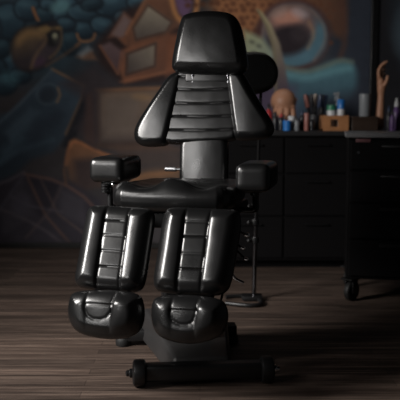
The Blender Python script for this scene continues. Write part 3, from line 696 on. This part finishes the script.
# blue cup
c = at(287, 130, 4.87); c.z = CT; bm = bmesh.new(); hh = at(287, 120.5, 4.87).z-CT
lathe(bm, [(0, 0), (.022, 0), (.025, .003), (.028, hh), (.0255, hh), (.023, .006), (0, .006)], (0, 0, 0), 24); tag(obj('blue_cup', bm, P_BLUE, loc=c), 'bright blue open cup on the counter front', 'cup')
# marker jar
jx = at(315, 129, 5.17); jx.z = CT
bm = bmesh.new(); lathe(bm, [(0, 0), (.05, 0), (.055, .005), (.058, .10), (.054, .10), (.051, .008), (0, .008)], (0, 0, 0), 28)
tag(obj('marker_jar', bm, P_DARK, loc=jx), 'dark round jar holding a bunch of markers', 'jar')
def marker(cols, lab):
    t = thing('marker_pen', (0, 0, 0), lab, 'marker', 'markers bunched in the dark jar')
    bm = bmesh.new(); lathe(bm, [(0, 0), (.008, 0), (.010, .004), (.010, .15), (0, .15)], (0, 0, 0), 12); obj('barrel', bm, cols[0], t)
    bm = bmesh.new(); lathe(bm, [(0, .14), (.014, .14), (.016, .15), (.015, .205), (.011, .225), (0, .228)], (0, 0, 0), 12); obj('cap', bm, cols[1], t)
    return t
ms = [((P_DARK, P_CREAM), 'cream-capped marker at the top of the dark jar'), ((P_DARK, P_ROSE), 'rose-capped marker leaning left in the dark jar'), ((P_DARK, P_NAVY), 'navy-capped marker standing in the dark jar'), ((P_DARK, P_DARK), 'black-capped marker standing in the dark jar'), ((P_GREY, P_GREY), 'grey marker in the dark jar')]
protos = [marker(a, b) for a, b in ms]
used = set()
for i_, (k, ra, ang) in enumerate([(0, .006, 80), (1, .03, 190), (2, .03, 340), (2, .031, 290), (3, .031, 240), (3, .03, 30), (3, .031, 138), (4, .032, 88)]):
    o = protos[k] if k not in used else copy_tree(protos[k]); used.add(k)
    dx, dy = ra*math.cos(R(ang)), ra*math.sin(R(ang))
    o.location = jx+Vector((dx*.8, dy*.8, .012)); ln = ra*6.5; o.rotation_euler = (-ln*math.sin(R(ang))*.8, ln*math.cos(R(ang))*1.1, 0)
# wooden organizer
wx = at(333.6, 130, 4.95); wx.z = CT; ww = 25*4.93/FPX; wh = at(334, 115.5, 4.86).z-CT
bm = bmesh.new(); dpt = .15; hol = .046
# front board with a square hole: four strips around the opening
hx, hz = -.010, wh*.5
box(bm, ((-ww/2+hx-hol/2)/2, -dpt/2, wh/2), ((hx-hol/2)+ww/2, .01, wh)); box(bm, ((ww/2+hx+hol/2)/2, -dpt/2, wh/2), (ww/2-(hx+hol/2), .01, wh))
box(bm, (hx, -dpt/2, (hz-hol/2)/2), (hol, .01, hz-hol/2)); box(bm, (hx, -dpt/2, (wh+hz+hol/2)/2), (hol, .01, wh-hz-hol/2))
box(bm, (0, dpt/2, wh/2), (ww, .01, wh)); box(bm, (0, 0, .005), (ww, dpt, .01))
for s in (-1, 1): box(bm, (s*(ww/2-.005), 0, wh/2), (.01, dpt, wh))
ob = obj('organizer_box', bm, WOODTAN, smooth=False, loc=wx); tag(ob, 'open tan wooden box with a square hole, holding the bottles', 'box')
zi = CT+.0105
bottle_at(331, 105, 4.97, 9, 'flat', P_WHITE, P_GREEN, 'white bottle with a green cap in the tan wooden box', 'bottles in the tan wooden box', zi, capfrac=.22, name='bottle')
bottle_at(340.6, 99.5, 4.93, 7.5, 'flat', P_WHITE, P_BLUE, 'white bottle with a tall blue cap in the tan wooden box', 'bottles in the tan wooden box', zi, capfrac=.32, name='bottle')
# spray bottle
sx = at(337.5, 129, 4.99); sx.z = zi; t = thing('spray_bottle', sx, 'pale spray bottle with a nozzle, tallest in the tan wooden box', 'bottle', 'bottles in the tan wooden box')
ht = at(337, 92, 4.99).z-zi; bm = bmesh.new(); lathe(bm, [(0, 0), (.023, 0), (.025, .004), (.025, ht*.5), (.014, ht*.68), (.010, ht*.76), (0, ht*.76)], (0, 0, 0), 20); obj('body', bm, P_GREY, t)
bm = bmesh.new(); box(bm, (.0, 0, ht*.93), (.016, .016, ht*.14), bev=.003); box(bm, (-.014, 0, ht*.95), (.03, .014, ht*.07), bev=.003); tube(bm, curve_pts([(-.012, 0, ht*.92), (-.02, 0, ht*.84), (-.018, 0, ht*.76)]), .003, 8); lathe(bm, [(0, ht*.74), (.012, ht*.74), (.012, ht*.86), (0, ht*.86)], (0, 0, 0), 16)
obj('nozzle', bm, P_GREY, t)
# dark wooden box, tumbler
dx_ = at(362.5, 130, 4.95); dx_.z = CT; dw = 26*4.9/FPX; dh = at(362, 116.5, 4.88).z-CT
bx = thing('wooden_box', dx_, 'closed dark brown wooden box under the pale tumbler', 'box')
bm = bmesh.new(); box(bm, (0, 0, dh*.4), (dw, .14, dh*.8), bev=.003); obj('body', bm, WOODDARK, bx, smooth=False)
bm = bmesh.new(); box(bm, (0, 0, dh*.9), (dw+.006, .146, dh*.2), bev=.003); obj('lid', bm, WOODDARK, bx, smooth=False)
tx = at(364.5, 117, 4.95); tx.z = CT+dh+.0005; th = at(364, 94, 4.95).z-tx.z
bm = bmesh.new(); lathe(bm, [(0, 0), (.033, 0), (.035, .003), (.0365, th), (.034, th), (.032, .006), (0, .006)], (0, 0, 0), 28)
for k in range(3): pass
tag(obj('tumbler', bm, P_GREY, loc=tx), 'pale grey plain tumbler standing on the dark wooden box', 'tumbler')
G2 = 'bottles right of the raised hand'
bottle_at(396, 98, 4.95, 8, 'neck', P_PURPLE, P_WHITE, 'purple bottle with a white cap at the right edge', G2, capfrac=.25)
bottle_at(388.5, 106, 4.92, 5.5, 'neck', P_DARK, P_NAVY, 'dark bottle with a navy cap just right of the raised hand', G2)
bottle_at(392, 110, 4.88, 5, 'neck', P_PURPLE, P_DARK, 'small purple bottle with a dark cap in front of the white-capped one', G2)

# ------------------------------------------------------------------ silicone hands
def skin_mesh(name, chains, m, parent=None, loc=None, sub=2):
    """chains: list of ([points], [radii]); the first chain is the trunk, the others start at an index of it"""
    verts, edges, rad = [], [], []
    for ci, (att, pts, rs_) in enumerate(chains):
        prev = att
        for p, r in zip(pts, rs_):
            verts.append(p); rad.append(r)
            if prev is not None: edges.append((prev, len(verts)-1))
            prev = len(verts)-1
    me = bpy.data.meshes.new(name); me.from_pydata([tuple(v) for v in verts], edges, []); o = bpy.data.objects.new(name, me); C.objects.link(o)
    sk = o.modifiers.new('skin', 'SKIN'); sk.use_smooth_shade = True
    for v, r in zip(me.skin_vertices[0].data, rad): v.radius = (r, r)
    me.skin_vertices[0].data[0].use_root = True
    ss = o.modifiers.new('sub', 'SUBSURF'); ss.levels = sub; ss.render_levels = sub
    dg = bpy.context.evaluated_depsgraph_get(); dg.update(); ev = o.evaluated_get(dg); nm = bpy.data.meshes.new_from_object(ev); nm.name = name
    bpy.data.objects.remove(o); bpy.data.meshes.remove(me)
    for p in nm.polygons: p.use_smooth = True
    return link(name, nm, m, parent, loc)
hb = at(380, 129, 4.99); hb.z = CT
S = 4.99/FPX
def hp(px, py, y=0): q = at(px, py, 4.99); return (q.x-hb.x, y, q.z-hb.z)
ch = [(None, [(0, 0, .0), hp(379.5,122), hp(380,112), hp(380.6,102), hp(381,94), hp(381,88), hp(381,82)], [.032, .030, .028, .025, .022, .027, .026])]
ch += [(6, [hp(378.2,76,-.016), hp(378,70.5,-.02), hp(380.5,66,-.018), hp(384.2,62.8,-.018), hp(387,61.6,-.018)], [.012, .011, .0105, .0095, .0075]),
       (6, [hp(379.8,75,.004), hp(380.4,69.5,.004), hp(383,66,.003), hp(386,65,.002)], [.012, .011, .010, .008]),
       (6, [hp(381.6,76,.022), hp(382.8,71,.026), hp(385,69,.026), hp(386.6,70.6,.026)], [.0115, .0105, .0098, .0075]),
       (6, [hp(383.2,78,.040), hp(384.6,74,.046), hp(386.2,73.5,.046), hp(387,75.4,.045)], [.010, .009, .0082, .007]),
       (5, [hp(384.5,84,-.022), hp(386,79.5,-.034), hp(386.2,75.5,-.036)], [.013, .011, .009])]
hand = skin_mesh('silicone_hand', ch, SKIN, loc=hb)
tag(hand, 'tan silicone forearm and hand raised upright with curled fingers', 'hand')
fb = at(283.5, 129, 5.1); fb.z = CT
def fp(px, py, y=0): q = at(px, py, 5.1); return (q.x-fb.x, y, q.z-fb.z)
ch = [(None, [fp(283.5,97,.0), fp(283.5,101.5,.0), fp(283.5,107,.0)], [.060, .085, .078])]
for k, (x0, x1, x2, yy) in enumerate([(276.5,274.5,275.5,-.035), (281,280,281,-.055), (286,286,286,-.055), (290.5,292,291,-.04)]):
    L_ = [128.6-.5, 128.6, 128.4, 128][k]
    ch.append((1, [fp(x0,106,yy*.6), fp(x1,112,yy-.015), fp(x1,118,yy-.03), fp(x2,126,yy-.015), fp(x2,L_,yy-.012)], [.03, .02, .016, .0135, .009]))
ch.append((0, [fp(291,107,.03), fp(294,113,.02), fp(294.5,121,.01), fp(294,127.5,.005)], [.03, .018, .014, .011]))
tmp = skin_mesh('practice_hand', ch, SKIN, loc=fb)
bm = bmesh.new(); bm.from_mesh(tmp.data); c_ = Vector(fp(283.5, 101.5))
bmesh.ops.create_uvsphere(bm, u_segments=32, v_segments=20, radius=.084, matrix=Matrix.Translation(c_))
bm.to_mesh(tmp.data); bm.free()
rm = tmp.modifiers.new('remesh', 'REMESH'); rm.mode = 'VOXEL'; rm.voxel_size = .005; sm_ = tmp.modifiers.new('smooth', 'SMOOTH'); sm_.factor = .5; sm_.iterations = 4
dg = bpy.context.evaluated_depsgraph_get(); dg.update(); nm = bpy.data.meshes.new_from_object(tmp.evaluated_get(dg)); nm.name = 'practice_hand'
tmp.modifiers.clear(); tmp.data = nm
for p_ in nm.polygons: p_.use_smooth = True
tag(tmp, 'rounded tan silicone hand with knuckles up, resting on its fingertips behind the bottles', 'hand')

# ------------------------------------------------------------------ lights
def area(name, p, target, sx, sy, power, col=(1, 1, 1), spread=PI):
    ld = bpy.data.lights.new(name, 'AREA'); ld.shape = 'RECTANGLE'; ld.size = sx; ld.size_y = sy; ld.energy = power; ld.color = col; ld.spread = spread
    o = bpy.data.objects.new(name, ld); C.objects.link(o); o.location = p
    o.rotation_euler = (Vector(target)-Vector(p)).to_track_quat('-Z', 'Y').to_euler(); return o
area('key_softbox', (-1.95, 2.2, 1.6), (-.45, 2.9, .5),  .65, 1.0, 37, (1, .965, .93), R(100))
area('front_softbox', (-1.7, .9, 1.3), (0, 3.1, .9), .6, .6, 2.3, (1, .98, .96), R(70))
area('mural_light', (-.75, 4.85, 2.98), (-.75, 5.5, 1.0), 3.8, .15, 5.2, (1, .97, .94), R(110))
w_ = bpy.data.worlds.new('world'); bpy.context.scene.world = w_; w_.use_nodes = True
w_.node_tree.nodes['Background'].inputs['Color'].default_value = (.5, .5, .52, 1); w_.node_tree.nodes['Background'].inputs['Strength'].default_value = .02
vs = bpy.context.scene.view_settings; vs.view_transform = 'Standard'; vs.look = 'None'; vs.gamma = 1; vs.exposure = 0; vs.use_curve_mapping = False
